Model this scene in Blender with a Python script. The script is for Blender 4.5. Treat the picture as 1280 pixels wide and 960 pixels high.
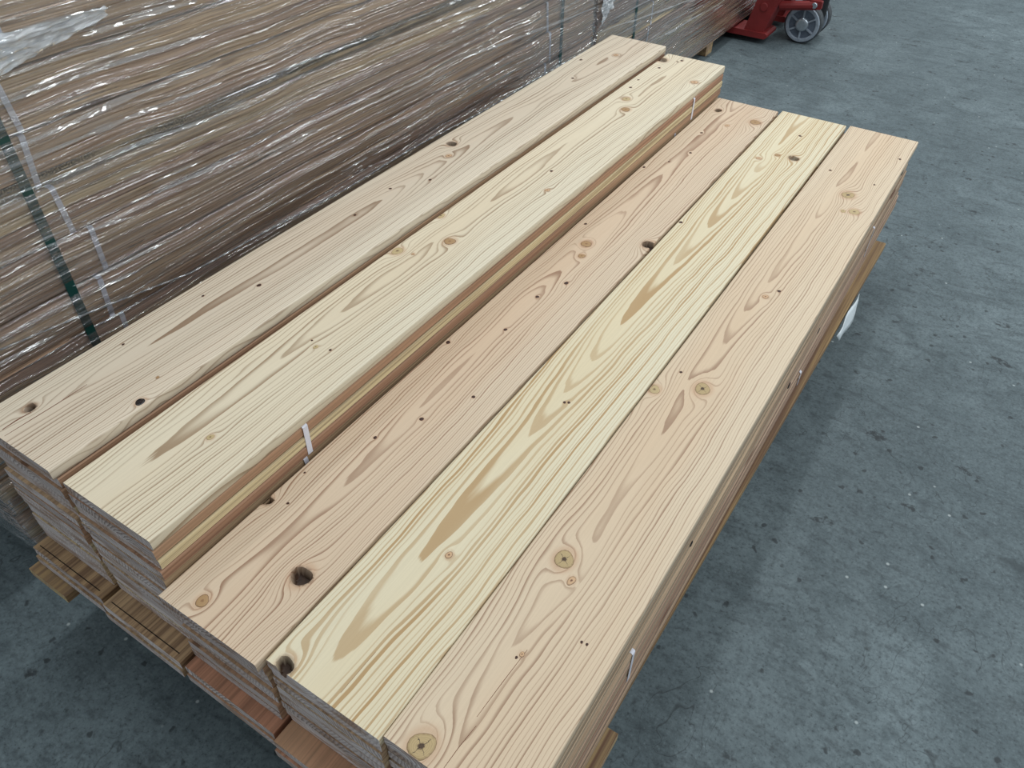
import bpy, math, random
import numpy as np
from mathutils import Vector

for o in list(bpy.data.objects):
    bpy.data.objects.remove(o, do_unlink=True)
sc = bpy.context.scene
COL = sc.collection
FZ = 0.45                      # the plane of the three lower top boards lies this high above the floor

# ------------------------------------------------------------------ camera, world, lights, exposure
cam = bpy.data.cameras.new('camera')
cam.sensor_width = 36.0
cam.lens = 963.5 * 36.0 / 1280.0
cam.clip_start = 0.02
cam_o = bpy.data.objects.new('camera', cam)
cam_o.location = (0.76439, -0.25065, 0.99026 + FZ)
cam_o.rotation_euler = (0.83253, -0.01027, 0.57199)
COL.objects.link(cam_o)
sc.camera = cam_o

w = bpy.data.worlds.new('hall')
sc.world = w
w.use_nodes = True
w.node_tree.nodes['Background'].inputs[0].default_value = (0.86, 0.95, 1.0, 1)
w.node_tree.nodes['Background'].inputs[1].default_value = 0.56

def lamp(loc, sx, sy, power, col=(0.93, 0.98, 1.0)):
    l = bpy.data.lights.new('hall_lamp', 'AREA')
    l.shape = 'RECTANGLE'; l.size = sx; l.size_y = sy; l.energy = power; l.color = col
    o = bpy.data.objects.new('hall_lamp', l)
    o.location = loc
    COL.objects.link(o)
# rows of long ceiling fittings of the hall, hung 5 m up
for lx in (-2.8, -0.4, 2.0, 4.4, 6.8):
    for ly in (1.9, 5.4, 8.9):
        lamp((lx, ly, 5.0), 0.22, 3.0, 24 if lx < -2 else 45)

vs = sc.view_settings
vs.view_transform = 'Standard'
vs.look = 'None'
vs.exposure = 0.0
vs.gamma = 1.0
vs.use_curve_mapping = False

# ------------------------------------------------------------------ helpers
def mesh_obj(name, verts, faces, mats, parent=None, mi=None, smooth=False):
    me = bpy.data.meshes.new(name)
    me.from_pydata([tuple(v) for v in verts], [], faces)
    for m in (mats if isinstance(mats, (list, tuple)) else [mats]):
        me.materials.append(m)
    if mi is not None:
        me.polygons.foreach_set('material_index', mi)
    if smooth:
        me.polygons.foreach_set('use_smooth', [True] * len(me.polygons))
    me.update()
    return link(name, me, parent)

def link(name, me, parent=None):
    o = bpy.data.objects.new(name, me)
    COL.objects.link(o)
    if parent is not None:
        o.parent = parent
    return o

def tag(o, label=None, cat=None, group=None, kind=None):
    if label: o['label'] = label
    if cat: o['category'] = cat
    if group: o['group'] = group
    if kind: o['kind'] = kind
    return o

def empty(name, loc, label, cat, group=None, rz=0.0):
    o = bpy.data.objects.new(name, None)
    o.empty_display_size = 0.1
    o.location = loc
    o.rotation_euler = (0, 0, rz)
    COL.objects.link(o)
    return tag(o, label, cat, group)

class MB:
    """collects simple solids into one mesh"""
    def __init__(self): self.v = []; self.f = []
    def add(self, vs, fs):
        n = len(self.v)
        self.v += [tuple(p) for p in vs]
        self.f += [tuple(i + n for i in f) for f in fs]
    def box(self, x0, x1, y0, y1, z0, z1, b=0.0):
        if b <= 0:
            vs = [(x, y, z) for z in (z0, z1) for y in (y0, y1) for x in (x0, x1)]
            self.add(vs, [(0, 2, 3, 1), (4, 5, 7, 6), (0, 1, 5, 4), (2, 6, 7, 3), (0, 4, 6, 2), (1, 3, 7, 5)])
        else:
            pr = [(x0 + b, z0), (x1 - b, z0), (x1, z0 + b), (x1, z1 - b), (x1 - b, z1), (x0 + b, z1), (x0, z1 - b), (x0, z0 + b)]
            n = 8
            vs = [(px, y0, pz) for px, pz in pr] + [(px, y1, pz) for px, pz in pr]
            fs = [tuple(range(n)), tuple(range(2 * n - 1, n - 1, -1))]
            fs += [(i, i + n, (i + 1) % n + n, (i + 1) % n) for i in range(n)]
            self.add(vs, fs)
    def prism(self, poly, y0, y1):
        """polygon in x, z extruded along y"""
        n = len(poly)
        vs = [(x, y0, z) for x, z in poly] + [(x, y1, z) for x, z in poly]
        fs = [tuple(range(n)), tuple(range(2 * n - 1, n - 1, -1))]
        fs += [(i, i + n, (i + 1) % n + n, (i + 1) % n) for i in range(n)]
        self.add(vs, fs)
    def lathe(self, prof, c, axis='y', n=28):
        """profile (radius, along axis) spun round an axis through c"""
        vs = []
        for r, a in prof:
            for k in range(n):
                t = 2 * math.pi * k / n
                p = (r * math.cos(t), a, r * math.sin(t)) if axis == 'y' else \
                    ((a, r * math.cos(t), r * math.sin(t)) if axis == 'x' else (r * math.cos(t), r * math.sin(t), a))
                vs.append((p[0] + c[0], p[1] + c[1], p[2] + c[2]))
        m = len(prof)
        fs = [(j * n + k, j * n + (k + 1) % n, (j + 1) * n + (k + 1) % n, (j + 1) * n + k) for j in range(m - 1) for k in range(n)]
        fs += [tuple(range(n - 1, -1, -1)), tuple((m - 1) * n + k for k in range(n))]
        self.add(vs, fs)
    def tube(self, p0, p1, r, n=10):
        p0, p1 = Vector(p0), Vector(p1)
        d = (p1 - p0).normalized()
        a = d.orthogonal().normalized(); b = d.cross(a)
        vs = [tuple(p + a * r * math.cos(2 * math.pi * k / n) + b * r * math.sin(2 * math.pi * k / n)) for p in (p0, p1) for k in range(n)]
        fs = [(k, (k + 1) % n, n + (k + 1) % n, n + k) for k in range(n)] + [tuple(range(n - 1, -1, -1)), tuple(range(n, 2 * n))]
        self.add(vs, fs)
    def build(self, name, mat, parent=None, smooth=False):
        return mesh_obj(name, self.v, self.f, mat, parent, smooth=smooth)

# ------------------------------------------------------------------ smooth value noise (numpy)
def _h(i, j, s):
    x = np.sin(i * 127.1 + j * 311.7 + s * 74.7) * 43758.5453
    return (x - np.floor(x)) * 2 - 1
def n2(x, y, s):
    xi, yi = np.floor(x), np.floor(y)
    fx, fy = x - xi, y - yi
    fx = fx * fx * fx * (fx * (fx * 6 - 15) + 10); fy = fy * fy * fy * (fy * (fy * 6 - 15) + 10)
    a = _h(xi, yi, s) * (1 - fx) + _h(xi + 1, yi, s) * fx
    b = _h(xi, yi + 1, s) * (1 - fx) + _h(xi + 1, yi + 1, s) * fx
    return a * (1 - fy) + b * fy
def n1(x, s): return n2(np.asarray(x, dtype=float), np.zeros_like(np.asarray(x, dtype=float)) + 0.37, s)

# ------------------------------------------------------------------ materials
class NT:
    def __init__(self, name):
        self.m = bpy.data.materials.new(name); self.m.use_nodes = True
        self.t = self.m.node_tree; self.t.nodes.clear()
        self.out = self.t.nodes.new('ShaderNodeOutputMaterial')
    def n(self, typ, ins=None, **kw):
        d = self.t.nodes.new(typ)
        for k, v in kw.items(): setattr(d, k, v)
        for k, v in (ins or {}).items():
            if isinstance(v, bpy.types.NodeSocket): self.t.links.new(v, d.inputs[k])
            else: d.inputs[k].default_value = v
        return d
    def math(self, op, a, b=0.0, c=0.0):
        return self.n('ShaderNodeMath', {0: a, 1: b, 2: c}, operation=op).outputs[0]
    def vmul(self, v, s): return self.n('ShaderNodeVectorMath', {0: v, 1: s}, operation='MULTIPLY').outputs[0]
    def vadd(self, v, s): return self.n('ShaderNodeVectorMath', {0: v, 1: s}, operation='ADD').outputs[0]
    def mix(self, f, a, b, blend='MIX'):
        d = self.n('ShaderNodeMix', data_type='RGBA', blend_type=blend)
        for k, v in ((0, f), (6, a), (7, b)):
            if isinstance(v, bpy.types.NodeSocket): self.t.links.new(v, d.inputs[k])
            else: d.inputs[k].default_value = v if k == 0 else (tuple(v) + (1,))[:4]
        return d.outputs[2]
    def step(self, v, a, b, lo=0.0, hi=1.0, smooth=True):
        return self.n('ShaderNodeMapRange', {0: v, 1: a, 2: b, 3: lo, 4: hi}, interpolation_type='SMOOTHSTEP' if smooth else 'LINEAR').outputs[0]
    def noise(self, vec, scale=1.0, detail=2.0, rough=0.5, dist=0.0):
        return self.n('ShaderNodeTexNoise', {'Vector': vec, 'Scale': scale, 'Detail': detail, 'Roughness': rough, 'Distortion': dist}).outputs[0]
    def obj(self): return self.n('ShaderNodeTexCoord').outputs['Object']
    def rnd(self): return self.n('ShaderNodeObjectInfo').outputs['Random']
    def attr(self, name): return self.n('ShaderNodeAttribute', attribute_name=name).outputs['Fac']
    def ramp(self, f, stops, interp='LINEAR'):
        d = self.n('ShaderNodeValToRGB', {0: f}); e = d.color_ramp.elements
        d.color_ramp.interpolation = interp
        while len(e) < len(stops): e.new(0.5)
        for x, (p, c) in zip(e, stops): x.position = p; x.color = (tuple(c) + (1,))[:4]
        return d.outputs[0]
    def bsdf(self, col, rough=0.6, metal=0.0, bump=None, bs=0.3, bd=0.001, spec=0.4):
        d = self.n('ShaderNodeBsdfPrincipled', {'Base Color': col if isinstance(col, bpy.types.NodeSocket) else (tuple(col) + (1,))[:4], 'Roughness': rough, 'Metallic': metal, 'Specular IOR Level': spec})
        if bump is not None:
            b = self.n('ShaderNodeBump', {'Strength': bs, 'Distance': bd, 'Height': bump})
            self.t.links.new(b.outputs[0], d.inputs['Normal'])
        self.t.links.new(d.outputs[0], self.out.inputs[0])
        return self.m

def srgb(r, g, b):
    f = lambda c: (c / 255 / 12.92) if c / 255 <= 0.04045 else ((c / 255 + 0.055) / 1.055) ** 2.4
    return (f(r), f(g), f(b))

def mat_topboard(name, early, early2, late, lw, lstr, sharp=False):
    """planed face: growth rings come from the per-vertex field 'ring'"""
    early = tuple(c * k for c, k in zip(early, (0.80, 0.815, 0.80)))
    early2 = tuple(c * k for c, k in zip(early2, (0.80, 0.81, 0.79)))
    late = tuple(c * k for c, k in zip(late, (0.76, 0.78, 0.74)))
    t = NT(name)
    o = t.obj()
    ring = t.attr('ring')
    wob = t.noise(t.vmul(o, (90, 9, 90)), 1.0, 2.0)
    ring = t.math('ADD', ring, t.math('MULTIPLY', t.math('SUBTRACT', wob, 0.5), 0.30))
    fr = t.math('FRACT', ring); fl = t.math('FLOOR', ring)
    wn = t.n('ShaderNodeTexWhiteNoise', {'W': fl}, noise_dimensions='1D').outputs[0]
    lo = t.math('SUBTRACT', 0.93, t.math('MULTIPLY', lw, t.math('ADD', 0.45, t.math('MULTIPLY', wn, 1.1))))
    rise = t.n('ShaderNodeMapRange', {0: fr, 1: lo, 2: t.math('ADD', lo, 0.2) if sharp else 0.93, 3: 0.0, 4: 1.0}, interpolation_type='SMOOTHSTEP').outputs[0]
    fall = t.step(fr, 0.95, 1.0, 1.0, 0.0)
    late_f = t.math('MULTIPLY', t.math('MULTIPLY', rise, fall), t.math('ADD', 0.45, t.math('MULTIPLY', wn, 0.6)))
    late_f = t.math('MULTIPLY', late_f, lstr)
    fade = t.step(t.noise(t.vmul(o, (14, 2.2, 14)), 1.0, 2.0), 0.25, 0.6, 0.55, 1.0)
    late_f = t.math('MULTIPLY', late_f, fade)
    big = t.noise(t.vmul(o, (9, 1.1, 9)), 1.0, 2.0)
    heart = t.attr('heart')
    e = t.mix(t.math('MULTIPLY', t.math('ADD', t.step(big, 0.3, 0.7), heart), 0.5), early, early2)
    fib = t.noise(t.vmul(o, (420, 9, 420)), 1.0, 3.0, 0.6)
    e = t.mix(t.step(fib, 0.3, 0.75, 0.0, 0.16), e, tuple(c * 0.62 for c in early2))
    col = t.mix(late_f, e, late)
    halo = t.attr('halo')
    col = t.mix(t.math('MULTIPLY', halo, 0.5), col, srgb(176, 132, 98))
    dark = t.attr('dark')
    hole = t.mix(t.noise(o, 160.0, 3.0), srgb(20, 14, 12), srgb(84, 58, 40))
    col = t.mix(dark, col, hole)
    bump = t.math('ADD', t.math('MULTIPLY', late_f, 0.7), t.math('MULTIPLY', fib, 0.5))
    return t.bsdf(col, t.math('SUBTRACT', 0.62, t.math('MULTIPLY', late_f, 0.12)), bump=bump, bs=0.25, bd=0.0006)

def mat_longgrain(name, pal, contrast=0.35, mold=False):
    """sides and faces of the boards further down: streaks along the length, tint per board"""
    t = NT(name)
    o = t.obj(); r = t.rnd()
    off = t.n('ShaderNodeCombineXYZ', {0: t.math('MULTIPLY', r, 37.0), 1: t.math('MULTIPLY', r, 91.0), 2: t.math('MULTIPLY', r, 53.0)}).outputs[0]
    base = t.ramp(r, [(i / max(1, len(pal) - 1), c) for i, c in enumerate(pal)])
    v = t.vadd(t.vmul(o, (95, 1.3, 230)), off)
    s1 = t.noise(v, 1.0, 3.0, 0.6, 0.4)
    v2 = t.vadd(t.vmul(o, (320, 5, 700)), off)
    s2 = t.noise(v2, 1.0, 2.0)
    big = t.noise(t.vadd(t.vmul(o, (3, 0.9, 3)), off), 1.0, 2.0)
    c = t.mix(t.step(s1, 0.35, 0.68, 0.0, contrast * 1.6), base, srgb(96, 66, 48), 'MIX')
    c = t.mix(t.step(s2, 0.45, 0.75, 0.0, contrast), c, srgb(92, 66, 52))
    c = t.mix(t.step(big, 0.4, 0.75, 0.0, 0.25), c, srgb(205, 180, 140))
    # scattered small edge knots
    vo = t.n('ShaderNodeTexVoronoi', {'Vector': t.vadd(t.vmul(o, (9, 2.6, 24)), off), 'Scale': 1.0}).outputs['Distance']
    c = t.mix(t.step(vo, 0.06, 0.13, 0.75, 0.0), c, srgb(88, 52, 34))
    if mold:
        m1 = t.noise(t.vmul(o, (20, 3.0, 60)), 1.0, 3.0); m2 = t.noise(o, 330.0, 3.0)
        mm = t.math('MULTIPLY', t.step(m1, 0.36, 0.5), t.step(m2, 0.4, 0.55, 0.35, 0.95))
        c = t.mix(mm, c, srgb(46, 46, 44))
    return t.bsdf(c, 0.68, bump=s1, bs=0.35, bd=0.0012)

def mat_end(name, base, darkc):
    """sawn board ends with bent growth rings"""
    t = NT(name)
    o = t.obj(); r = t.rnd()
    sx = t.n('ShaderNodeSeparateXYZ', {0: o})
    r2 = t.math('FRACT', t.math('MULTIPLY', r, 17.3)); r3 = t.math('FRACT', t.math('MULTIPLY', r, 41.9))
    dx = t.math('SUBTRACT', sx.outputs[0], t.math('ADD', 0.02, t.math('MULTIPLY', r2, 0.16)))
    dz = t.math('ADD', sx.outputs[2], t.math('SUBTRACT', t.math('MULTIPLY', r3, 0.12), 0.075))
    rad = t.math('SQRT', t.math('ADD', t.math('MULTIPLY', dx, dx), t.math('MULTIPLY', dz, dz)))
    off = t.n('ShaderNodeCombineXYZ', {0: t.math('MULTIPLY', r, 31.0), 1: 0.0, 2: 0.0}).outputs[0]
    nz = t.noise(t.vadd(o, off), 26.0, 2.0)
    ph = t.math('ADD', t.math('MULTIPLY', rad, 150.0), t.math('MULTIPLY', nz, 4.0))
    fr = t.math('FRACT', ph)
    ring = t.math('MULTIPLY', t.step(fr, 0.25, 0.9), t.step(fr, 0.92, 1.0, 1.0, 0.0))
    fuzz = t.noise(t.vmul(o, (260, 260, 520)), 1.0, 3.0)
    wear = t.noise(t.vadd(t.vmul(o, (14, 14, 60)), off), 1.0, 3.0)
    c = t.mix(t.step(wear, 0.38, 0.72), base, srgb(164, 132, 108))
    c = t.mix(t.math('MULTIPLY', r2, 0.42), c, srgb(120, 98, 86))
    c = t.mix(t.math('MULTIPLY', ring, t.math('ADD', 0.22, t.math('MULTIPLY', r3, 0.55))), c, darkc)
    c = t.mix(t.step(fuzz, 0.4, 0.75, 0.0, 0.3), c, srgb(206, 198, 192))
    return t.bsdf(c, 0.8, bump=t.math('ADD', ring, fuzz), bs=0.5, bd=0.0015, spec=0.2)

def mat_plain(name, col, rough=0.5, metal=0.0, var=0.15, scale=30.0, col2=None, spec=0.4):
    t = NT(name)
    nz = t.noise(t.obj(), scale, 3.0)
    c2 = col2 if col2 else tuple(c * 0.6 for c in col)
    c = t.mix(t.step(nz, 0.35, 0.7, 0.0, 1.0 if col2 else var * 2), col, c2)
    return t.bsdf(c, rough, metal, bump=nz, bs=0.08, bd=0.002, spec=spec)

def mat_knot(name, rimc, midc, cenc, star=False, rings=5.0):
    t = NT(name)
    rad = t.attr('rad'); o = t.obj()
    nz = t.noise(o, 240.0, 2.0)
    c = t.ramp(t.math('ADD', rad, t.math('MULTIPLY', t.math('SUBTRACT', nz, 0.5), 0.25)), [(0.0, cenc), (0.16, cenc), (0.3, midc), (0.8, midc), (0.93, rimc), (1.0, rimc)])
    ph = t.math('FRACT', t.math('ADD', t.math('MULTIPLY', rad, rings), t.math('MULTIPLY', nz, 0.7)))
    c = t.mix(t.step(ph, 0.55, 0.95, 0.0, 0.38), c, tuple(x * 0.45 for x in midc))
    if star:
        ang = t.attr('ang')
        a = t.math('ADD', ang, t.math('MULTIPLY', t.noise(o, 140.0, 2.0), 0.9))
        sp = t.math('ABSOLUTE', t.math('SINE', t.math('MULTIPLY', a, 2.0)))
        thin = t.step(t.math('MULTIPLY', sp, t.math('ADD', 0.15, rad)), 0.02, 0.09, 1.0, 0.0)
        c = t.mix(t.math('MULTIPLY', thin, t.step(rad, 0.45, 0.85, 0.95, 0.0)), c, srgb(40, 26, 18))
    return t.bsdf(c, 0.6, bump=nz, bs=0.2, bd=0.0006)

def mat_floor():
    t = NT('concrete')
    o = t.obj()
    a = t.noise(o, 1.1, 4.0, 0.6); b = t.noise(o, 7.0, 5.0, 0.65, 0.8); d = t.noise(o, 60.0, 4.0, 0.7)
    c = t.mix(t.step(a, 0.3, 0.7), srgb(86, 98, 102), srgb(108, 121, 125))
    c = t.mix(t.step(b, 0.35, 0.7, 0.0, 0.7), c, srgb(74, 85, 89))
    c = t.mix(t.step(d, 0.4, 0.75, 0.0, 0.6), c, srgb(50, 58, 62))
    d2 = t.noise(o, 150.0, 3.0, 0.7)
    c = t.mix(t.step(d2, 0.52, 0.72, 0.0, 0.75), c, srgb(44, 52, 56))
    c = t.mix(t.step(d2, 0.46, 0.25, 0.0, 0.35), c, srgb(134, 148, 152))
    sm = t.noise(t.vadd(t.vmul(o, (2.2, 3.6, 1)), (9.0, 2.0, 0)), 1.0, 7.0, 0.72)
    c = t.mix(t.step(sm, 0.6, 0.7, 0.0, 0.6), c, srgb(48, 55, 58))
    # swirling trowel and tyre streaks
    s = t.noise(t.vadd(t.vmul(o, (9, 30, 1)), t.vmul(t.n('ShaderNodeTexNoise', {'Vector': o, 'Scale': 1.6}).outputs[1], (9, 9, 0))), 1.0, 4.0, 0.65)
    c = t.mix(t.step(s, 0.5, 0.72, 0.0, 0.55), c, srgb(52, 60, 64))
    # fine hair scratches: thin level lines of a stretched noise
    h = t.noise(t.vadd(t.vmul(o, (5, 3, 1)), (3.1, 7.7, 0)), 1.0, 3.0, 0.55, 1.4)
    hl = t.step(t.math('ABSOLUTE', t.math('SUBTRACT', h, 0.47)), 0.0, 0.005, 1.0, 0.0)
    hm = t.step(t.noise(o, 3.3, 2.0), 0.44, 0.56)
    c = t.mix(t.math('MULTIPLY', t.math('MULTIPLY', hl, hm), 0.6), c, srgb(38, 43, 46))
    # dirt crumbs and rubber scabs
    v1 = t.n('ShaderNodeTexVoronoi', {'Vector': t.vadd(o, t.vmul(t.n('ShaderNodeTexNoise', {'Vector': o, 'Scale': 60.0}).outputs[1], (0.02, 0.02, 0))), 'Scale': 26.0})
    sel = t.n('ShaderNodeSeparateColor', {0: v1.outputs['Color']}).outputs[0]
    m1 = t.math('MULTIPLY', t.step(v1.outputs['Distance'], 0.1, 0.2, 1.0, 0.0), t.step(sel, 0.5, 0.58))
    c = t.mix(t.math('MULTIPLY', m1, 0.75), c, srgb(34, 38, 41))
    wv = t.vadd(t.vmul(o, (1.0, 1.9, 1)), t.vmul(t.n('ShaderNodeTexNoise', {'Vector': o, 'Scale': 24.0, 'Detail': 4.0}).outputs[1], (0.12, 0.12, 0)))
    v2 = t.n('ShaderNodeTexVoronoi', {'Vector': wv, 'Scale': 6.0})
    sel2 = t.n('ShaderNodeSeparateColor', {0: v2.outputs['Color']}).outputs[1]
    m2 = t.math('MULTIPLY', t.step(v2.outputs['Distance'], 0.1, 0.17, 1.0, 0.0), t.step(sel2, 0.52, 0.58))
    m2 = t.math('MULTIPLY', m2, t.step(d, 0.42, 0.55, 0.15, 1.0))
    c = t.mix(t.math('MULTIPLY', m2, 0.8), c, srgb(36, 40, 43))
    v3 = t.n('ShaderNodeTexVoronoi', {'Vector': o, 'Scale': 19.0})
    sel3 = t.n('ShaderNodeSeparateColor', {0: v3.outputs['Color']}).outputs[2]
    m3 = t.math('MULTIPLY', t.step(v3.outputs['Distance'], 0.04, 0.09, 1.0, 0.0), t.step(sel3, 0.95, 0.97))
    c = t.mix(t.math('MULTIPLY', m3, 0.7), c, srgb(168, 176, 176))
    return t.bsdf(c, t.math('ADD', 0.55, t.math('MULTIPLY', b, 0.25)), bump=t.math('ADD', d, b), bs=0.25, bd=0.002, spec=0.35)

def mat_film(name, bump_s, haze):
    t = NT(name)
    o = t.obj()
    wv = t.vadd(o, t.vmul(t.n('ShaderNodeTexNoise', {'Vector': o, 'Scale': 2.3}).outputs[1], (0.0, 0.0, 0.05)))
    b1 = t.noise(t.vmul(wv, (20, 0.8, 60)), 1.0, 2.0, 0.55, 0.3)
    b2 = t.noise(t.vmul(wv, (40, 3.0, 170)), 1.0, 1.0, 0.5)
    b3 = t.noise(t.vadd(t.vmul(wv, (30, 0.9, 80)), (5.0, 3.0, 1.0)), 1.0, 2.0, 0.5)
    cr = t.step(t.math('ABSOLUTE', t.math('SUBTRACT', b3, 0.5)), 0.0, 0.12, 1.0, 0.0)
    hgt = t.math('ADD', b1, t.math('ADD', t.math('MULTIPLY', b2, 0.10), t.math('MULTIPLY', cr, 0.085)))
    bn = t.n('ShaderNodeBump', {'Strength': bump_s, 'Distance': 0.03, 'Height': hgt}).outputs[0]
    fres = t.n('ShaderNodeFresnel', {'IOR': 1.5, 'Normal': bn}).outputs[0]
    g = t.n('ShaderNodeBsdfGlossy', {'Color': (1, 1, 1, 1), 'Roughness': 0.05, 'Normal': bn}).outputs[0]
    tr = t.n('ShaderNodeBsdfTransparent', {'Color': (0.97, 0.975, 0.98, 1)}).outputs[0]
    df = t.n('ShaderNodeBsdfDiffuse', {'Color': (0.80, 0.84, 0.88, 1)}).outputs[0]
    m1 = t.n('ShaderNodeMixShader', {0: haze, 1: tr, 2: df}).outputs[0]
    m2 = t.n('ShaderNodeMixShader', {0: t.math('MINIMUM', t.math('ADD', t.math('MULTIPLY', fres, 2.2), 0.01), 0.9), 1: m1, 2: g}).outputs[0]
    t.t.links.new(m2, t.out.inputs[0])
    return t.m

M = {}
pinkC, pinkC2, lateP = srgb(226, 199, 168), srgb(217, 182, 150), srgb(160, 112, 80)
M['A'] = mat_topboard('board_pale_pink', srgb(236, 221, 200), srgb(231, 209, 187), srgb(150, 116, 90), 0.42, 0.95)
M['B'] = mat_topboard('board_cream', srgb(238, 225, 202), srgb(234, 214, 186), srgb(160, 128, 98), 0.42, 0.95)
M['C'] = mat_topboard('board_pink', srgb(230, 208, 183), srgb(223, 193, 165), srgb(152, 110, 84), 0.38, 0.95)
M['D'] = mat_topboard('board_yellow', srgb(238, 226, 200), srgb(235, 216, 182), srgb(190, 150, 102), 0.47, 0.95, True)
M['E'] = mat_topboard('board_rose', srgb(233, 212, 186), srgb(227, 198, 168), srgb(158, 118, 92), 0.36, 0.92)
M['wood'] = mat_longgrain('board_sides', [srgb(196, 158, 124), srgb(182, 140, 112), srgb(216, 190, 150), srgb(190, 150, 120), srgb(168, 128, 102), srgb(226, 208, 164), srgb(188, 142, 116)])
M['greyside'] = mat_longgrain('board_sides_weathered', [srgb(176, 148, 128), srgb(190, 158, 134), srgb(164, 140, 126), srgb(204, 184, 154), srgb(178, 142, 122)], 0.45)
M['tan'] = mat_longgrain('board_tan', [srgb(186, 152, 116), srgb(176, 144, 104), srgb(192, 158, 124)], 0.5)
M['red'] = mat_longgrain('board_reddish', [srgb(190, 132, 104), srgb(184, 140, 108), srgb(176, 138, 100), srgb(196, 142, 114)], 0.3)
M['pack'] = mat_longgrain('board_packed', [srgb(226, 192, 164), srgb(230, 208, 170), srgb(212, 176, 152), srgb(236, 216, 176), srgb(220, 184, 158), srgb(198, 164, 144), srgb(228, 200, 166)], 0.34)
M['mold'] = mat_longgrain('board_mildewed', [srgb(224, 204, 166), srgb(216, 192, 154)], 0.34, True)
M['end'] = mat_end('sawn_end', srgb(212, 203, 202), srgb(96, 78, 72))
M['pallet'] = mat_longgrain('pallet_wood', [srgb(172, 146, 102), srgb(146, 116, 76), srgb(186, 164, 120)], 0.6)
M['palletend'] = mat_end('pallet_end', srgb(200, 176, 120), srgb(128, 98, 60))
M['bark'] = mat_plain('resin_dark', srgb(46, 36, 32), 0.25, 0, 0.3, 200.0, srgb(16, 14, 16))
M['split'] = mat_plain('split_dark', srgb(112, 66, 44), 0.8, 0, 0.3, 80.0)
M['kerf'] = mat_plain('kerf_dark', srgb(34, 24, 18), 0.9)
M['white_strap'] = mat_plain('white_strap', srgb(222, 222, 232), 0.35, 0, 0.1, 60.0)
M['green_strap'] = mat_plain('green_strap', srgb(22, 66, 62), 0.35, 0, 0.2, 40.0)
M['film'] = mat_film('stretch_film', 0.7, 0.05)
M['filmroll'] = mat_film('stretch_film_roll', 0.12, 0.10)
M['filmfold'] = mat_film('stretch_film_fold', 0.9, 0.48)
M['panel'] = mat_plain('wall_panel', srgb(206, 210, 212), 0.7, 0, 0.05, 3.0)
M['concrete'] = mat_floor()
M['k_tan'] = mat_knot('knot_tan', srgb(88, 60, 40), srgb(166, 132, 92), srgb(140, 104, 70), rings=6)
M['k_green'] = mat_knot('knot_olive', srgb(150, 122, 88), srgb(184, 162, 120), srgb(112, 88, 58), rings=4)
M['k_star'] = mat_knot('knot_checked', srgb(132, 106, 76), srgb(178, 154, 112), srgb(70, 48, 32), True, rings=7)
M['k_ring'] = mat_knot('knot_ringed', srgb(72, 46, 34), srgb(196, 160, 124), srgb(112, 76, 54), rings=2)
M['k_pin'] = mat_knot('knot_dark', srgb(120, 78, 54), srgb(62, 36, 24), srgb(30, 18, 14), rings=2)
M['red_paint'] = mat_plain('red_paint', srgb(126, 38, 38), 0.55, 0, 0.25, 14.0)
M['wheel_grey'] = mat_plain('wheel_grey', srgb(150, 160, 172), 0.45, 0.0, 0.25, 60.0)
M['wheel_disc'] = mat_plain('wheel_disc', srgb(92, 102, 116), 0.5, 0.0, 0.3, 60.0)
M['tyre'] = mat_plain('tyre_rubber', srgb(70, 74, 78), 0.6, 0, 0.3, 60.0)
M['steel'] = mat_plain('zinc_steel', srgb(176, 184, 192), 0.3, 0.7, 0.2, 90.0)
M['black'] = mat_plain('black_steel', srgb(26, 27, 30), 0.5, 0.2, 0.2, 40.0)
M['plastic_white'] = mat_plain('white_plastic', srgb(226, 234, 238), 0.4, 0, 0.1, 20.0)

# ------------------------------------------------------------------ the setting
fl = MB(); fl.box(-7, 7, -5, 13, -0.2, 0.0)
tag(fl.build('floor', M['concrete']), 'worn dark grey concrete hall floor with scuffs and crumbs', kind='structure')

wb = MB(); wb.box(-7, 7, 13.0, 13.2, -0.2, 6.2)
tag(wb.build('wall_back', M['panel']), 'plain light grey panel wall at the far end of the hall', kind='structure')

# ------------------------------------------------------------------ boards
W, T, L, P = 0.2, 0.0226, 2.202, 0.023

def plain_board_mesh(name, mats, length=L, width=W, thick=T, b=0.0022):
    mb = MB(); mb.box(0, width, 0, length, 0, thick, b)
    me = bpy.data.meshes.new(name)
    me.from_pydata(mb.v, [], mb.f)
    for m in mats: me.materials.append(m)
    me.polygons.foreach_set('material_index', [1, 1] + [0] * 8)
    me.update()
    return me
BM = plain_board_mesh('board', [M['wood'], M['end']], L, 0.198, 0.0216)
BMG = plain_board_mesh('board_weathered', [M['greyside'], M['end']], L, 0.198, 0.0216)
BML = plain_board_mesh('board_tan', [M['tan'], M['end']], L, 0.198, 0.0216)
BMR = plain_board_mesh('board_reddish', [M['red'], M['end']], L, 0.198, 0.0216)

def strap_loop(name, x0, x1, z0, z1, y, wd, th, mat, parent, skew=0.0):
    """flat band round a rectangle in x, z"""
    c = 0.003
    def ring(e):
        a, b_, d, f = x0 - e, x1 + e, z0 - e, z1 + e
        return [(a + c, d), (b_ - c, d), (b_, d + c), (b_, f - c), (b_ - c, f), (a + c, f), (a, f - c), (a, d + c)]
    inn, outr = ring(0.0002), ring(th)
    vs, n = [], 8
    for pr in (inn, outr):
        for s in (-0.5, 0.5):
            vs += [(px, y + s * wd + skew * (pz - z0), pz) for px, pz in pr]
    fs = []
    for i in range(n):
        j = (i + 1) % n
        fs += [(2*n+i, 2*n+j, 3*n+j, 3*n+i), (i, n+i, n+j, j), (i, j, 2*n+j, 2*n+i), (n+i, 3*n+i, 3*n+j, n+j)]
    return mesh_obj(name, vs, fs, mat, parent)

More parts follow.
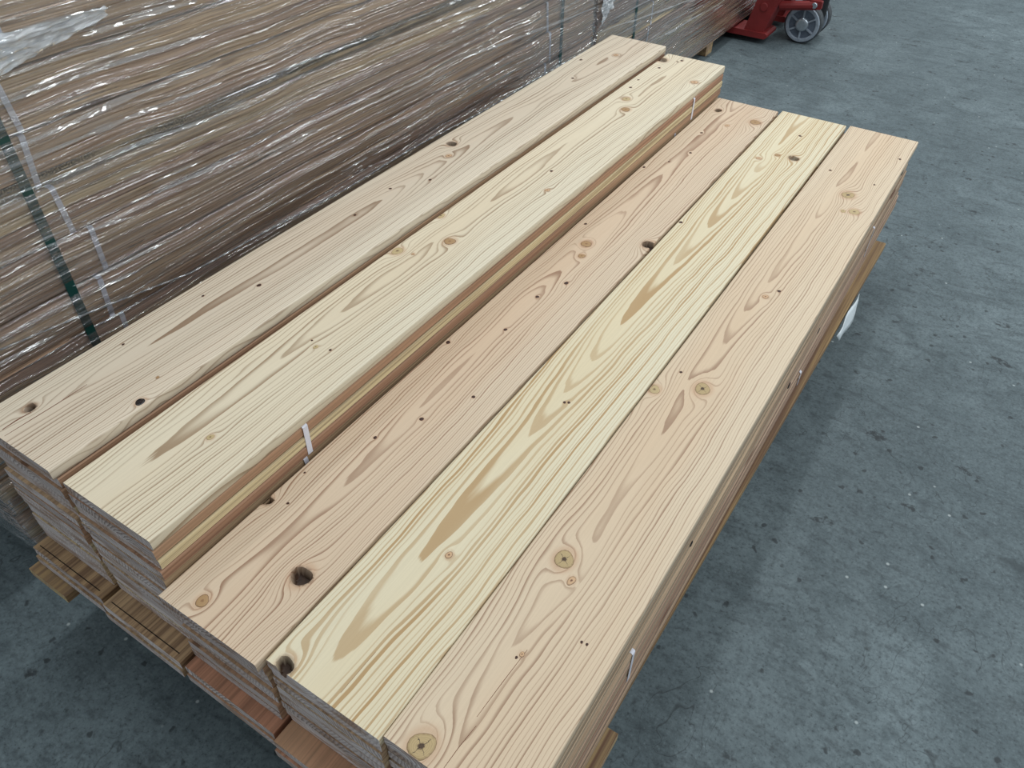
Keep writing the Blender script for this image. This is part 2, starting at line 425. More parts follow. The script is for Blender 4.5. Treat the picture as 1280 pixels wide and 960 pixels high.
KNOT_MAT = {'tan': 'k_tan', 'green': 'k_green', 'star': 'k_star', 'ring': 'k_ring', 'pin': 'k_pin', 'resin': 'bark', 'pitch': 'k_ring'}
KNOTS = {
    'A': [(0.0527, 0.065, 0.0088, 'hole'), (0.188, 0.1713, 0.008, 'resin'), (0.0466, 1.226, 0.0123, 'hole'), (0.0797, 1.1671, 0.008, 'ring'), (0.0671, 0.9551, 0.0037, 'pin'), (0.118, 1.0412, 0.0038, 'pin'), (0.0794, 0.8181, 0.0035, 'pin'), (0.1012, 2.0361, 0.0089, 'ring'), (0.0836, 1.7881, 0.0048, 'pin'), (0.0294, 1.936, 0.005, 'pin'), (0.0411, 0.427, 0.0029, 'pin'), (0.1039, 0.5111, 0.0046, 'pin'), (0.0394, 0.25, 0.0027, 'pin'), (0.1624, 0.2262, 0.0032, 'tan')],
    'B': [(0.1125, 0.1857, 0.0061, 'green'), (0.0757, 0.4557, 0.0022, 'pin'), (0.0947, 0.4457, 0.005, 'green'), (0.1227, 0.4537, 0.0029, 'pin'), (0.0859, 0.8707, 0.013, 'tan'), (0.0159, 0.7777, 0.0127, 'green'), (0.0509, 0.7867, 0.0042, 'ring'), (0.005, 0.9467, 0.0091, 'green'), (0.1451, 1.1847, 0.0067, 'ring'), (0.1032, 1.2747, 0.004, 'pin'), (0.0884, 1.7167, 0.0136, 'tan'), (0.0565, 1.7857, 0.0117, 'green'), (0.0275, 1.8717, 0.0048, 'pin'), (0.0206, 1.9397, 0.0037, 'pin'), (0.0316, 2.0677, 0.005, 'pin'), (0.0107, 2.1377, 0.0167, 'bhole'), (0.0587, 2.1497, 0.0038, 'pin'), (0.0657, 2.1667, 0.0051, 'pin'), (0.1716, 2.0186, 0.0121, 'ring')],
    'C': [(0.0621, 0.0289, 0.01, 'tan'), (0.1523, 0.1376, 0.0158, 'hole'), (0.004, 0.213, 0.009, 'hole'), (0.0365, 0.2269, 0.0025, 'pin'), (0.059, 0.4179, 0.0035, 'pin'), (0.0992, 0.4998, 0.0043, 'pin'), (0.0096, 0.704, 0.0049, 'pin'), (0.1444, 0.5997, 0.0037, 'pin'), (0.0839, 0.8028, 0.0041, 'pin'), (0.0127, 0.29, 0.002, 'pin'), (0.0657, 1.1859, 0.0133, 'tan'), (0.0816, 1.1338, 0.0084, 'tan'), (0.1919, 1.2656, 0.0152, 'hole'), (0.1063, 1.0178, 0.0053, 'pin'), (0.0792, 0.9378, 0.0044, 'pin'), (0.0199, 1.266, 0.004, 'pin'), (0.0379, 2.1049, 0.0111, 'hole'), (0.1658, 2.0836, 0.0167, 'tan'), (0.1026, 2.0128, 0.0072, 'ring'), (0.0574, 1.9209, 0.0047, 'pin'), (0.0821, 1.7778, 0.0045, 'pin'), (0.0529, 1.6929, 0.0033, 'pin'), (0.0097, 1.623, 0.0044, 'pin')],
    'D': [(0.0288, 0.0074, 0.0127, 'hole'), (0.1092, 0.2743, 0.0061, 'ring'), (0.0887, 0.6663, 0.003, 'pin'), (0.0957, 0.6703, 0.003, 'pin'), (0.0076, 1.3904, 0.0049, 'pin'), (0.1333, 1.8952, 0.0143, 'bhole'), (0.0883, 1.8893, 0.0078, 'tan'), (0.0512, 1.8403, 0.0077, 'ring'), (0.1035, 2.0513, 0.0046, 'pin')],
    'E': [(0.0489, 0.016, 0.018, 'star'), (0.0591, 0.3571, 0.0159, 'star'), (0.0871, 0.3301, 0.006, 'pitch'), (0.0885, 0.1901, 0.0039, 'ring'), (0.0845, 0.1821, 0.0022, 'pin'), (0.1483, 0.2513, 0.0022, 'pin'), (0.1563, 0.2523, 0.0022, 'pin'), (0.0859, 0.8361, 0.0157, 'star'), (0.01, 0.7839, 0.0113, 'green'), (0.0319, 0.858, 0.0031, 'pin'), (0.1127, 1.7582, 0.0171, 'star'), (0.1499, 1.6783, 0.0136, 'green'), (0.1249, 1.6662, 0.0068, 'green'), (0.0334, 1.873, 0.0042, 'pin'), (0.1564, 1.8563, 0.0031, 'pin'), (0.085, 1.1931, 0.0068, 'ring'), (0.103, 1.2302, 0.0043, 'pin'), (0.179, 2.0533, 0.0043, 'pin')],
}
PAR = {  # pith line across, depth of pith, trend along, swing, swing frequency, ring spacing, seed
    'A': (0.085, 0.052, 0.000, 0.022, 1.35, 0.0044, 3),
    'B': (0.070, 0.050, 0.000, 0.020, 1.15, 0.0052, 11),
    'C': (0.080, 0.052, 0.003, 0.019, 1.50, 0.0040, 23),
    'D': (0.075, 0.085, -0.026, 0.005, 1.20, 0.0050, 31),
    'E': (0.080, 0.055, -0.008, 0.020, 1.25, 0.0048, 47),
}

def knot_mesh(uk, vk, r, el, seed):
    rng = random.Random(seed)
    n = 18
    ph = [rng.uniform(0, 6.28) for _ in range(3)]
    vs, rad, ang = [], [], []
    for q, dz in ((0.0, 0.0006), (0.3, 0.0006), (0.65, 0.0005), (0.9, 0.0003), (1.0, -0.0004)):
        for k in range(n + 1):
            t = 2 * math.pi * k / n
            rr = r * q * (1 + 0.07 * math.sin(2 * t + ph[0]) + 0.05 * math.sin(3 * t + ph[1]))
            x = min(max(uk + rr * math.cos(t), 0.0028), W - 0.0028) - uk
            y = min(max(vk + rr * el * math.sin(t), 0.0006), L - 0.0006) - vk
            vs.append((x, y, dz)); rad.append(q); ang.append(t)
    fs = [(j*(n+1)+k, (j+1)*(n+1)+k, (j+1)*(n+1)+k+1, j*(n+1)+k+1) for j in range(4) for k in range(n)]
    return vs, fs, rad, ang

def top_board(key, x, y, ztop, rz, label):
    u0c, h0, tr, amp, fq, s, sd = PAR[key]
    rr, b = 0.003, 0.002
    nt = 52
    pr = [(b, 0), (W / 2, 0), (W - b, 0), (W, b), (W, T * 0.5), (W, T - rr)]
    for a in (30, 60): pr.append((W - rr + rr * math.cos(math.radians(a)), T - rr + rr * math.sin(math.radians(a))))
    top0 = len(pr)
    pr += [(W - rr - (W - 2 * rr) * i / nt, T) for i in range(nt + 1)]
    top1 = len(pr)
    for a in (120, 150): pr.append((rr + rr * math.cos(math.radians(a)), T - rr + rr * math.sin(math.radians(a))))
    pr += [(0, T - rr), (0, T * 0.5), (0, b)]
    n = len(pr); nv = 560
    px = np.array([p[0] for p in pr]); pz = np.array([p[1] for p in pr])
    yy = np.linspace(0, L, nv)
    X = np.tile(px, (nv, 1)); Z = np.tile(pz, (nv, 1)); Y = np.repeat(yy[:, None], n, 1)
    # growth-ring field on the solid, bent round the knots
    U, V = X.copy(), Y.copy()
    halo = np.zeros_like(X); bumpr = np.zeros_like(X)
    for uk, vk, r, typ in KNOTS[key]:
        el = 2.6
        big = min(1.0, r / 0.007)
        su, sv = r * 1.9 + 0.003, (r * 1.9 + 0.003) * el
        g = np.exp(-(((X - uk) / su) ** 2 + ((Y - vk) / sv) ** 2))
        U = U + (uk - U) * 0.80 * big * g
        g2 = np.exp(-(((X - uk) / (r * 1.5)) ** 2 + ((Y - vk) / (r * 2.2)) ** 2))
        bumpr += (r / s) * 0.85 * big * g2
        rho = np.sqrt((X - uk) ** 2 + ((Y - vk) / 1.25) ** 2) / r
        halo = np.maximum(halo, np.exp(-((rho - 1.0) / 0.35) ** 2) * (0.85 if r > 0.005 else 0.6))
    u0 = u0c + 0.018 * n1(V * 0.9 + 3, sd)
    h = h0 + tr * V + amp * n1(V * fq + 5, sd + 1) + 0.35 * amp * n1(V * fq * 2.7, sd + 2)
    du = 0.005 * n2(V * 3.0, U * 22, sd + 3) + 0.0024 * n2(V * 9, U * 45, sd + 4) + 0.0008 * n2(V * 26, U * 80, sd + 6)
    R = np.sqrt((U - u0 + du) ** 2 + (h - (T - Z)) ** 2) + 0.0026 * n2(V * 2.1, U * 11, sd + 5)
    ring = R / s + bumpr + 40
    heart = np.clip(1 - np.abs(X - u0c) / (0.62 * W), 0, 1)
    # open knot holes are real pits
    dark = np.zeros_like(X)
    cell = 0.0042
    for uk, vk, r, typ in KNOTS[key]:
        if typ not in ('hole', 'bhole'): continue
        dx, dy = X - uk, (Y - vk) / 1.05
        th = np.arctan2(dy, dx)
        re = r * (1 + 0.10 * np.sin(2 * th + uk * 300) + 0.06 * np.sin(3 * th + vk * 90))
        rho = np.hypot(dx, dy) / re
        up = Z > T - 0.014
        snap = up & (np.abs(rho - 1) * re < cell * 0.5) & (Z > T - 1e-6)
        f = np.where(snap, 1.0 / np.maximum(rho, 1e-6), 1.0)
        X = np.where(snap, np.clip(uk + dx * f, rr, W - rr), X)
        Y = np.where(snap, np.clip(vk + dy * 1.05 * f, 0, L), Y)
        ins = up & (rho < 1) & ~snap
        dep = 0.017 if typ == 'hole' else 0.008
        q = np.clip((1 - rho) / 0.3, 0, 1)
        Z = np.where(ins, np.minimum(Z, T - dep * (0.35 + 0.65 * q)), Z)
        dv = 1.0 if typ == 'hole' else 0.75
        dark = np.maximum(dark, np.where(ins, dv, 0)); dark = np.where(snap, np.maximum(dark, 0.45), dark)
    co = np.stack([X, Y, Z], -1).reshape(-1, 3)
    i = np.arange(n); j = np.arange(nv - 1)
    a = (j[:, None] * n + i[None, :]); b2 = (j[:, None] * n + ((i + 1) % n)[None, :])
    quads = np.stack([a, a + n, b2 + n, b2], -1).reshape(-1, 4)
    faces = [tuple(q) for q in quads.tolist()]
    faces += [tuple(range(n)), tuple((nv - 1) * n + k for k in range(n - 1, -1, -1))]
    me = bpy.data.meshes.new('timber_board')
    me.from_pydata(co.tolist(), [], faces)
    me.materials.append(M[key]); me.materials.append(M['end'])
    me.polygons.foreach_set('material_index', [0] * len(quads) + [1, 1])
    me.polygons.foreach_set('use_smooth', [True] * len(quads) + [False, False])
    for nm, arr in (('ring', ring), ('halo', halo), ('dark', dark), ('heart', heart)):
        at = me.attributes.new(nm, 'FLOAT', 'POINT')
        at.data.foreach_set('value', arr.reshape(-1).astype(np.float32))
    me.set_sharp_from_angle(angle=math.radians(50))
    o = link('timber_board', me)
    o.location = (x, y, FZ + ztop - T); o.rotation_euler = (0, 0, rz)
    tag(o, label, 'board', 'loose boards on top of the stack')
    for k, (uk, vk, r, typ) in enumerate(KNOTS[key]):
        if typ in ('hole', 'bhole'): continue
        vs_, fs_, rad, ang = knot_mesh(uk, vk, r, 1.15 if typ != 'pitch' else 1.6, sd * 100 + k)
        ko = mesh_obj('knot', vs_, fs_, M[KNOT_MAT[typ]], o, smooth=True)
        for nm, arr in (('rad', rad), ('ang', ang)):
            at = ko.data.attributes.new(nm, 'FLOAT', 'POINT'); at.data.foreach_set('value', arr)
        ko.location = (uk, vk, T)
    return o

def split(board, pts, wd):
    """a drying crack in the face: a slim dark sliver lying in the surface"""
    n = len(pts); vs = []
    for k, (u, v) in enumerate(pts):
        q = wd * (0.15 + math.sin(math.pi * (k + 0.5) / n))
        vs += [(u - q, v, T - 0.001), (u + q, v, T - 0.001), (u + q * 0.6, v, T + 0.00015), (u - q * 0.6, v, T + 0.00015)]
    fs = [(3, 2, 1, 0), tuple(4 * (n - 1) + i for i in range(4))]
    for k in range(n - 1):
        for i in range(4):
            fs.append((4*k+i, 4*k+(i+1) % 4, 4*(k+1)+(i+1) % 4, 4*(k+1)+i))
    mesh_obj('split', vs, fs, M['split'], board)

bA = top_board('A', -0.421, 0.021, 0.1148, -0.0018, 'pale pink loose board with black resin knot, nearest the wrapped pile, highest in the stack')
bB = top_board('B', -0.2094, 0.0263, 0.0918, 0.0006, 'cream loose board with round tan knots, raised beside the leftmost highest board')
bC = top_board('C', 0.0, 0.0, 0.0, 0.0023, 'pinkish loose board with a large open knot hole, leftmost of the three lower top boards')
bD = top_board('D', 0.2052, 0.0146, 0.0, 0.0013, 'yellow cream loose board with bold V-shaped grain, middle of the three lower top boards')
bE = top_board('E', 0.4061, 0.0221, 0.0, -0.0024, 'rosy loose board with big checked knots, rightmost beside the open floor')
split(bA, [(0.078, 0.006), (0.079, 0.05), (0.080, 0.10), (0.079, 0.15)], 0.0011)
split(bA, [(0.062, 0.012), (0.061, 0.035), (0.063, 0.06)], 0.0018)
split(bE, [(0.086, 0.085), (0.088, 0.14), (0.091, 0.20)], 0.0006)
split(bE, [(0.088, 0.002), (0.089, 0.04), (0.092, 0.075)], 0.0006)
split(bD, [(0.118, 0.02), (0.119, 0.09)], 0.0003)

def bundle(x, y, zbot, n, label, seed, straps=(0.30, 1.86), jit=0.0012, mesh=None, yj=0.003, strap_w=0.009):
    rng = random.Random(seed)
    e = empty('board_bundle', (x, y, FZ + zbot), label, 'bundle', 'strapped board bundles of the stack')
    for k in range(n):
        o = link('board', mesh or BM, e)
        fl_ = rng.random() < 0.5
        o.location = (0.001 + rng.uniform(-jit, jit), rng.uniform(-yj, yj), k * P + 0.0007)
        if fl_:    # turned end for end, so that look-alike boards differ
            o.rotation_euler = (0, 0, math.pi); o.location.x += 0.198; o.location.y += L
    for sy in straps:
        strap_loop('plastic_strap', 0.001 - jit, 0.199 + jit, 0.0007, (n - 1) * P + 0.0223, sy, strap_w, 0.0007, M['white_strap'], e, rng.uniform(-0.1, 0.1))
    return e

# second loose board under A
o = link('timber_board', BM); o.location = (-0.4185, 0.026, FZ + 0.0695)
tag(o, 'pale loose board directly under the highest top board, only its edges showing', 'board', 'loose boards on top of the stack')
cn = ['the highest pink board by the wrapped pile', 'the raised cream board', 'the pinkish board with the open knot hole', 'the yellow V-grained board', 'the rosy rightmost board']
xs = [-0.419, -0.2094, -0.001, 0.2052, 0.4065]
bundle(xs[0], 0.024, 0.0, 3, 'uppermost strapped bundle of three boards under the highest pink board', 1)
bundle(xs[1] - 0.0, 0.024, 0.0, 3, 'uppermost strapped bundle with a pale edge under the raised cream board', 2, straps=(0.303, 1.962), strap_w=0.011)
bundle(xs[0] - 0.004, 0.020, -0.092, 4, 'second strapped bundle down under the highest pink board', 3)
bundle(xs[1] - 0.003, 0.022, -0.092, 4, 'second strapped bundle down under the raised cream board', 4)
E_SIDE = []
for i, dy in ((2, 0.012), (3, 0.016), (4, 0.024)):
    e_ = bundle(xs[i], dy, -0.092, 3, 'uppermost bundle of three boards under %s' % cn[i], 5 + i, straps=(0.31, 1.85) if i < 4 else (), mesh=BMG if i == 4 else None)
for i, dy in enumerate((0.017, 0.020, 0.010, 0.014, 0.022)):
    if i == 0: E_SIDE.append(e_)
    e_ = bundle(xs[i] + (0.003 if i == 4 else 0), dy, -0.184, 4, 'third strapped bundle down, under %s' % cn[i], 20 + i, straps=(0.33, 1.80), mesh=BMG if i == 4 else None)
E_SIDE.append(e_)
LOW = []
for i, dy in enumerate((-0.012, -0.017, -0.016, -0.024, 0.050)):
    LOW.append(bundle(xs[i] + (0.006 if i == 4 else 0), dy, -0.230, 2, ('lowest pair of %s boards, below ' % ('tan' if i < 2 else 'reddish' if i < 4 else 'greyish')) + cn[i], 40 + i, straps=(0.34, 1.78) if i < 4 else (1.2,), mesh=BMG if i == 4 else (BML if i < 2 else BMR)))

# saw kerfs across the protruding tops of the two lowest left-hand bundles
for e_, ky in zip(LOW[:2], (0.010, 0.012)):
    mb = MB(); mb.box(0.012, 0.186, ky - 0.0008, ky + 0.0008, P + 0.0190, P + 0.0226)
    mesh_obj('saw_kerf', mb.v, mb.f, M['kerf'], e_)

# ------------------------------------------------------------------ pallet
pal = empty('pallet', (0.1, 1.0, 0.0), 'rough wooden pallet carrying the open stack of boards', 'pallet')
zt = FZ - 0.231
def pl(name, x0, x1, y0, y1, z0, z1, end_x=False):
    mb = MB(); mb.box(x0 - 0.1, x1 - 0.1, y0 - 1.0, y1 - 1.0, z0, z1, 0.002)
    ob = mesh_obj(name, mb.v, mb.f, [M['pallet'], M['palletend']], pal, mi=[1, 1] + [0] * 8)
    return ob
for k, (x0, x1) in enumerate(((-0.425, -0.315), (-0.235, -0.125), (-0.045, 0.065), (0.145, 0.255), (0.335, 0.445), (0.510, 0.622))):
    db = pl('deck_board', x0, x1, -0.034 if k == 0 else 0.04 + 0.008 * (k % 3), 2.02, zt - 0.022, zt)
    if k == 5:      # laid a little askew
        for v_ in db.data.vertices: v_.co.x += 0.018 * v_.co.y
def cross(name, y0, y1, z0, z1):
    mb = MB(); mb.box(y0 - 1.0, y1 - 1.0, -0.52, 0.528 if y0 < 0.5 else 0.45, z0, z1, 0.002)
    ob = mesh_obj(name, [(y, x, z) for x, y, z in mb.v], [f[::-1] for f in mb.f], [M['pallet'], M['palletend']], pal, mi=[1, 1] + [0] * 8)
    return ob
for y0 in (0.20, 0.95, 1.76):
    cross('bearer', y0, y0 + 0.10, zt - 0.044, zt - 0.022)
    for x0 in (-0.42, 0.02, 0.45):
        pl('block', x0, x0 + 0.10, y0, y0 + 0.10, 0.022, zt - 0.044)
for x0 in (-0.42, 0.02, 0.45):
    pl('skid', x0, x0 + 0.10, 0.06, 1.96, 0.0, 0.022)

# white plastic scrap hanging at the pallet's side
vs_, fs_ = [], []
nu, nv_ = 10, 5
for i in range(nu):
    for j in range(nv_):
        a, b_ = i / (nu - 1), j / (nv_ - 1)
        yv = 1.50 + 0.22 * a
        wv = 0.25 + 0.75 * math.sin(math.pi * (0.15 + 0.75 * (1 - a)))
        vs_.append((0.6395 + 0.011 * wv * b_ + 0.003 * math.sin(9 * a + 2 * b_), yv + 0.02 * b_, 0.214 - 0.055 * wv * b_))
fs_ = [(i*nv_+j, i*nv_+j+1, (i+1)*nv_+j+1, (i+1)*nv_+j) for i in range(nu - 1) for j in range(nv_ - 1)]
ps = mesh_obj('plastic_scrap', vs_, fs_, M['plastic_white'], smooth=True)
sm = ps.modifiers.new('thick', 'SOLIDIFY'); sm.thickness = 0.0012
tag(ps, 'white plastic scrap hanging from the side of the pallet', 'scrap')

# ------------------------------------------------------------------ the two wrapped packs behind
NB, BP, PZ = 11, 0.1, 0.07
PB = {}
def pack(y0, length, label, seed, green, white, has_rope):
    rng = random.Random(seed)
    e = empty('wrapped_board_pack', (-0.6, y0, PZ), label, 'board pack')
    key = round(length, 3)
    me = plain_board_mesh('pack_board', [M['pack'], M['end']], length, 0.2, 0.0232, 0.0018)
    me2 = plain_board_mesh('pack_board_mildewed', [M['mold'], M['end']], length, 0.2, 0.0232, 0.0018)
    for k in range(NB):
        sh = rng.uniform(-0.006, 0.001)
        for q in range(4):
            mold = (seed == 1 and k == 7 and q == 0)
            o = link('board', me2 if mold else me, e)
            o.location = (-0.2 + sh + rng.uniform(-0.003, 0.0015), rng.uniform(-0.006, 0.006), k * BP + q * 0.0237)
        for wy in white:
            strap_loop('plastic_strap', -0.2 + sh, 0.0015 + sh, k * BP, k * BP + 3 * 0.0237 + 0.0232, wy + rng.uniform(-0.03, 0.03), 0.011, 0.0008, M['white_strap'], e, rng.uniform(-0.12, 0.12))
    mb = MB()
    for c in range(1, 5):
        for k in range(NB):
            for q in range(4):
                mb.box(-0.2 - c * 0.204 + rng.uniform(-.002, .002), -c * 0.204, rng.uniform(-.006, .006), length + rng.uniform(-.006, .006), k * BP + q * 0.0237, k * BP + q * 0.0237 + 0.0232, 0.0015)
    inner = mesh_obj('inner_boards', mb.v, mb.f, [M['pack'], M['end']], e, mi=([1, 1] + [0] * 8) * (4 * NB * 4))
    tag(inner, kind='stuff')
    H = NB * BP
    for gy in green:
        strap_loop('green_strap', -1.02, 0.0022, -0.002, H, gy, 0.019, 0.0009, M['green_strap'], e)
    # stretch film wound round the pack
    path = []
    n_r = 140
    for i in range(n_r + 1): path.append((0.0055, -0.006 + (length + 0.012) * i / n_r, 0))
    for i in range(1, 4): path.append((0.0055 - 1.03 * i / 3, length + 0.008, 1))
    for i in range(1, 4): path.append((-1.0245, length + 0.006 - (length + 0.012) * i / 3, 1))
    for i in range(1, 40): path.append((-1.0245 + 1.03 * i / 40, -0.009, 2))
    zs = np.arange(0.0, H - 0.004, 0.0065)
    n = len(path)
    vs_ = []
    for z in zs:
        kb = z / BP
        d = (kb - round(kb)) * BP
        for (x, y, side) in path:
            if side == 1: vs_.append((x, y, z)); continue
            wr = 0.0022 * float(n2(np.float64(y * 1.7 + x * 3), np.float64(z * 70), seed + 9)) + 0.0012 * float(n2(np.float64(y * 5 + x * 5), np.float64(z * 150), seed + 19))
            gv = -0.0045 * math.exp(-(d / 0.009) ** 2)
            if side == 0: vs_.append((x + wr + gv, y, z + 0.003 * math.sin(y * 2.1 + seed)))
            else: vs_.append((x, y - abs(wr), z))
    m = len(zs)
    fs_ = [(r * n + i, r * n + (i + 1) % n, (r + 1) * n + (i + 1) % n, (r + 1) * n + i) for r in range(m - 1) for i in range(n)]
    mesh_obj('stretch_film', vs_, fs_, M['film'], e, smooth=True)
    if has_rope:
        mb = MB()
        pts = [(0.009, y, float(np.interp(y, [0, 0.12, 0.53, 1.03, 2.4], [0.485, 0.468, 0.401, 0.387, 0.36])) + 0.006 * float(n1(np.float64(y * 3), 77))) for y in np.linspace(0.0, length, 60)]
        for a, b_ in zip(pts[:-1], pts[1:]): mb.tube(a, b_, 0.0022, 7)
        mesh_obj('film_edge_roll', mb.v, mb.f, M['filmroll'], e, smooth=True)
    return e

def film_patch(e, y0, y1, z0, z1, seed):
    nu, nv_ = 40, 22
    vs_ = []
    for i in range(nu):
        for j in range(nv_):
            a, b_ = i / (nu - 1), j / (nv_ - 1)
            y = y0 + (y1 - y0) * a
            taper = 1 - 0.75 * a
            z = z0 + (z1 - z0) * (0.5 + (b_ - 0.5) * taper) + 0.02 * a
            x = 0.012 + 0.006 * float(n2(np.float64(a * 7), np.float64(b_ * 9), seed)) + 0.003 * float(n2(np.float64(a * 18), np.float64(b_ * 25), seed + 1))
            vs_.append((x, y, z))
    fs_ = [(i*nv_+j, (i+1)*nv_+j, (i+1)*nv_+j+1, i*nv_+j+1) for i in range(nu - 1) for j in range(nv_ - 1)]
    mesh_obj('film_fold', vs_, fs_, M['filmfold'], e, smooth=True)

def film_roll(e, y0, z0, y1, z1, wd, seed):
    """a long gathered pleat of the film, standing a little proud"""
    n_ = max(12, int((y1 - y0) / 0.008)); m_ = 4
    vs_ = []
    for i in range(n_):
        a = i / (n_ - 1)
        y = y0 + (y1 - y0) * a
        zc = z0 + (z1 - z0) * a + 0.004 * float(n1(np.float64(y * 6), seed))
        wv = wd * (0.2 + 0.8 * math.sin(math.pi * a) ** 0.6) * (0.8 + 0.4 * float(n1(np.float64(y * 22), seed + 1)))
        ti = math.radians(44 + 15 * float(n1(np.float64(y * 7 + seed), seed + 2)) + 6 * float(n1(np.float64(y * 31), seed + 3)))
        dx = wv * math.tan(ti)
        vs_ += [(0.0062, y, zc - wv * 0.35), (0.0066 + dx, y, zc), (0.0066 + dx * 0.52, y, zc + wv * 0.5), (0.0066, y, zc + wv)]
    fs_ = [(i*m_+j, (i+1)*m_+j, (i+1)*m_+j+1, i*m_+j+1) for i in range(n_ - 1) for j in range(m_ - 1)]
    mesh_obj('film_pleat', vs_, fs_, M['filmroll'], e, smooth=False)

p1 = pack(0.035, 2.405, 'tall film-wrapped pack of boards with green straps, nearer one along the left', 1, (0.285, 2.165), (0.335, 2.08), True)
film_patch(p1, 0.31, 0.53, 0.895, 0.955, 5)
p2 = pack(2.475, 2.405, 'greyer film-wrapped pack of boards farther back, standing over the pallet truck forks', 2, (0.335, 2.1), (0.5, 1.9), False)
film_patch(p2, 0.005, 0.12, 0.42, 0.56, 8)

for k, q in enumerate(((0.342, 0.948, 0.50, 0.953, 5), (0.47, 0.918, 0.72, 0.914, 9), (0.27, 0.856, 0.73, 0.851, 7), (0.25, 0.783, 0.74, 0.800, 8),
        (0.24, 0.761, 0.73, 0.755, 7), (0.22, 0.715, 0.79, 0.693, 5), (0.508, 0.602, 0.75, 0.597, 5), (0.17, 0.613, 0.456, 0.579, 6), (0.289, 0.509, 0.526, 0.493, 4),
        (1.566, 0.557, 2.396, 0.500, 6), (1.483, 0.491, 2.088, 0.492, 3), (0.316, 0.891, 0.666, 0.901, 5), (0.347, 0.869, 0.618, 0.871, 4),
        (0.842, 0.735, 1.211, 0.719, 5), (1.239, 0.702, 1.747, 0.678, 4), (1.507, 0.661, 1.705, 0.644, 5), (0.60, 0.93, 1.2, 0.90, 6), (0.95, 0.86, 1.5, 0.82, 5))):
    film_roll(p1, *q[:4], q[4] * 0.0011, 300 + k)
rng = random.Random(12)
for k in range(46):
    y0_ = rng.uniform(0.05, 2.0); z0_ = rng.uniform(0.42, 0.98); ln_ = rng.uniform(0.04, 0.22)
    film_roll(p1, y0_, z0_, min(2.38, y0_ + ln_), z0_ - ln_ * rng.uniform(-0.01, 0.05), rng.uniform(0.0018, 0.0038), 400 + k)
film_roll(p2, 0.0, 0.40, 0.93, 0.30, 0.006, 501); film_roll(p2, 0.40, 0.234, 1.33, 0.187, 0.006, 502)
for k in range(22):
    y0_ = rng.uniform(0.02, 1.4); z0_ = rng.uniform(0.02, 0.5); ln_ = rng.uniform(0.1, 0.4)
    film_roll(p2, y0_, z0_, y0_ + ln_, z0_ - ln_ * 0.03, rng.uniform(0.002, 0.005), 520 + k)

# bearers under the packs
def bearer(y0, label, grp):
    mb = MB(); mb.box(y0, y0 + 0.085, -1.6, -0.615, 0.0, PZ - 0.0045, 0.003)
    ob = mesh_obj('timber_bearer', [(y, x, z) for x, y, z in mb.v], [f[::-1] for f in mb.f], [M['pallet'], M['palletend']], mi=[1, 1] + [0] * 8)
    tag(ob, label, 'beam', grp)
bearer(0.30, 'square timber bearer under the near end of the nearer wrapped pack', 'bearers under the wrapped packs')
bearer(2.05, 'square timber bearer under the far end of the nearer wrapped pack', 'bearers under the wrapped packs')
bearer(2.62, 'square timber bearer under the near end of the farther wrapped pack', 'bearers under the wrapped packs')
bearer(3.79, 'square timber bearer showing its pale end beside the red pallet truck', 'bearers under the wrapped packs')
bearer(4.70, 'square timber bearer under the far end of the farther wrapped pack', 'bearers under the wrapped packs')

# ------------------------------------------------------------------ pallet truck
JX, JY = -0.35, 4.38
jack = empty('pallet_truck', (JX, JY, 0.0), 'red hand pallet truck with grey steering wheels, forks under the farther pack', 'pallet truck')
def jp(name, mb, mat, parent=jack, smooth=False):
    vs_ = [(x - JX, y - JY, z) for x, y, z in mb.v]
    return mesh_obj(name, vs_, mb.f, mat, parent, smooth=smooth)
for y0 in (4.13, 4.47):
    mb = MB()
    mb.prism([(-1.50, 0.052), (-1.44, 0.034), (-0.425, 0.030), (-0.412, 0.040), (-0.412, 0.052), (-0.425, 0.060), (-1.44, 0.062)], y0, y0 + 0.16)
    jp('fork', mb, M['red_paint'])
    mb = MB()
    mb.prism([(-0.545, 0.0605), (-0.44, 0.0605), (-0.335, 0.42), (-0.455, 0.42)], y0 + 0.012, y0 + 0.148)
    up = jp('fork_upright', mb, M['red_paint'])
    mb = MB(); mb.lathe([(0.019, -0.001), (0.021, 0.001), (0.021, 0.006)], (-0.462, y0 + 0.006, 0.185), 'y', 20)
    jp('plug', mb, M['red_paint'], up)
    mb = MB(); mb.lathe([(0.024, 0.0), (0.028, 0.004), (0.028, 0.056), (0.024, 0.06)], (-1.36, y0 + 0.05, 0.028), 'y', 20)
    jp('load_roller', mb, M['tyre'])
mb = MB(); mb.box(-0.44, -0.345, 4.145, 4.615, 0.30, 0.42, 0.006)
jp('cross_plate', mb, M['red_paint'])
mb = MB(); mb.tube((-0.40, 4.215, 0.185), (-0.215, 4.235, 0.212), 0.023, 12); mb.box(-0.255, -0.19, 4.222, 4.25, 0.195, 0.235, 0.004)
ln = jp('lift_link', mb, M['red_paint'])
mb = MB(); mb.lathe([(0.012, -0.014), (0.015, -0.011), (0.015, 0.02)], (-0.225, 4.225, 0.213), 'y', 18)
jp('pivot_pin', mb, M['steel'], ln)
mb = MB(); mb.lathe([(0.055, 0.12), (0.06, 0.13), (0.06, 0.36), (0.045, 0.40)], (-0.25, 4.38, 0.0), 'z', 24); mb.box(-0.36, -0.24, 4.345, 4.415, 0.30, 0.36, 0.004)
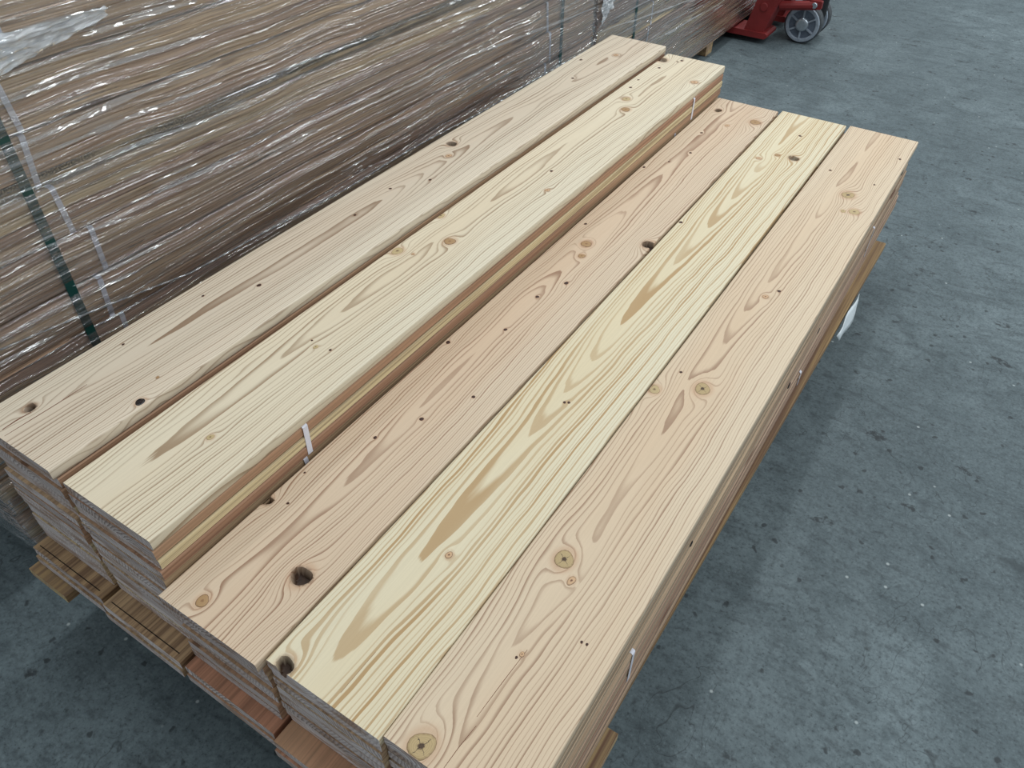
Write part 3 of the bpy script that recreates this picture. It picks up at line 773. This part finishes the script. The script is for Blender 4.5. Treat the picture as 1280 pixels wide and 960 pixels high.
jp('pump_body', mb, M['black'], smooth=False)
mb = MB(); mb.tube((-0.275, 4.262, 0.098), (-0.275, 4.50, 0.098), 0.014, 12)
jp('axle', mb, M['steel'])
for y0 in (4.272, 4.425):
    mb = MB()
    mb.lathe([(0.082, 0.0), (0.093, 0.001), (0.098, 0.006), (0.098, 0.050), (0.093, 0.056), (0.082, 0.056)], (-0.275, y0, 0.098), 'y', 40)
    wh = jp('wheel', mb, M['tyre'])
    mb = MB()
    n = 40
    mb.lathe([(0.020, -0.0012), (0.071, -0.0012)], (-0.275, y0, 0.098), 'y', n); mb.f = mb.f[:-2]
    jp('disc', mb, M['wheel_disc'], wh)
    mb = MB(); mb.lathe([(0.0705, -0.0010), (0.0715, -0.0055), (0.076, -0.0070), (0.087, -0.0065), (0.091, -0.0006)], (-0.275, y0, 0.098), 'y', n)
    mb.f = mb.f[:-2]
    jp('rim', mb, M['wheel_grey'], wh)
    for k in range(6):
        t = math.pi / 6 + k * math.pi / 3
        s_ = MB(); s_.box(0.026, 0.074, -0.0100, -0.001, -0.0040, 0.0040, 0.001)
        vs_ = [(-0.275 + x * math.cos(t) - z * math.sin(t), y0 + y, 0.098 + x * math.sin(t) + z * math.cos(t)) for x, y, z in s_.v]
        sp = MB(); sp.add(vs_, s_.f); jp('spoke', sp, M['wheel_grey'], wh)
    mb = MB(); mb.lathe([(0.022, -0.020), (0.030, -0.018), (0.034, -0.012), (0.036, -0.001)], (-0.275, y0, 0.098), 'y', 28)
    jp('hub', mb, M['steel'], wh)

# dark knots showing on board edges along the right side
for par_, ky, kz, kr in ((E_SIDE[0], 2.10, 0.036, 0.010), (E_SIDE[1], 1.32, 0.056, 0.009), (E_SIDE[1], 1.12, 0.034, 0.008), (E_SIDE[0], 0.55, 0.012, 0.006)):
    mb = MB(); mb.lathe([(kr * 0.6, 0.0014), (kr, 0.0006), (kr, -0.001)], (0.1992, ky, kz), 'x', 14)
    mesh_obj('knot', mb.v, mb.f, M['bark'], par_)
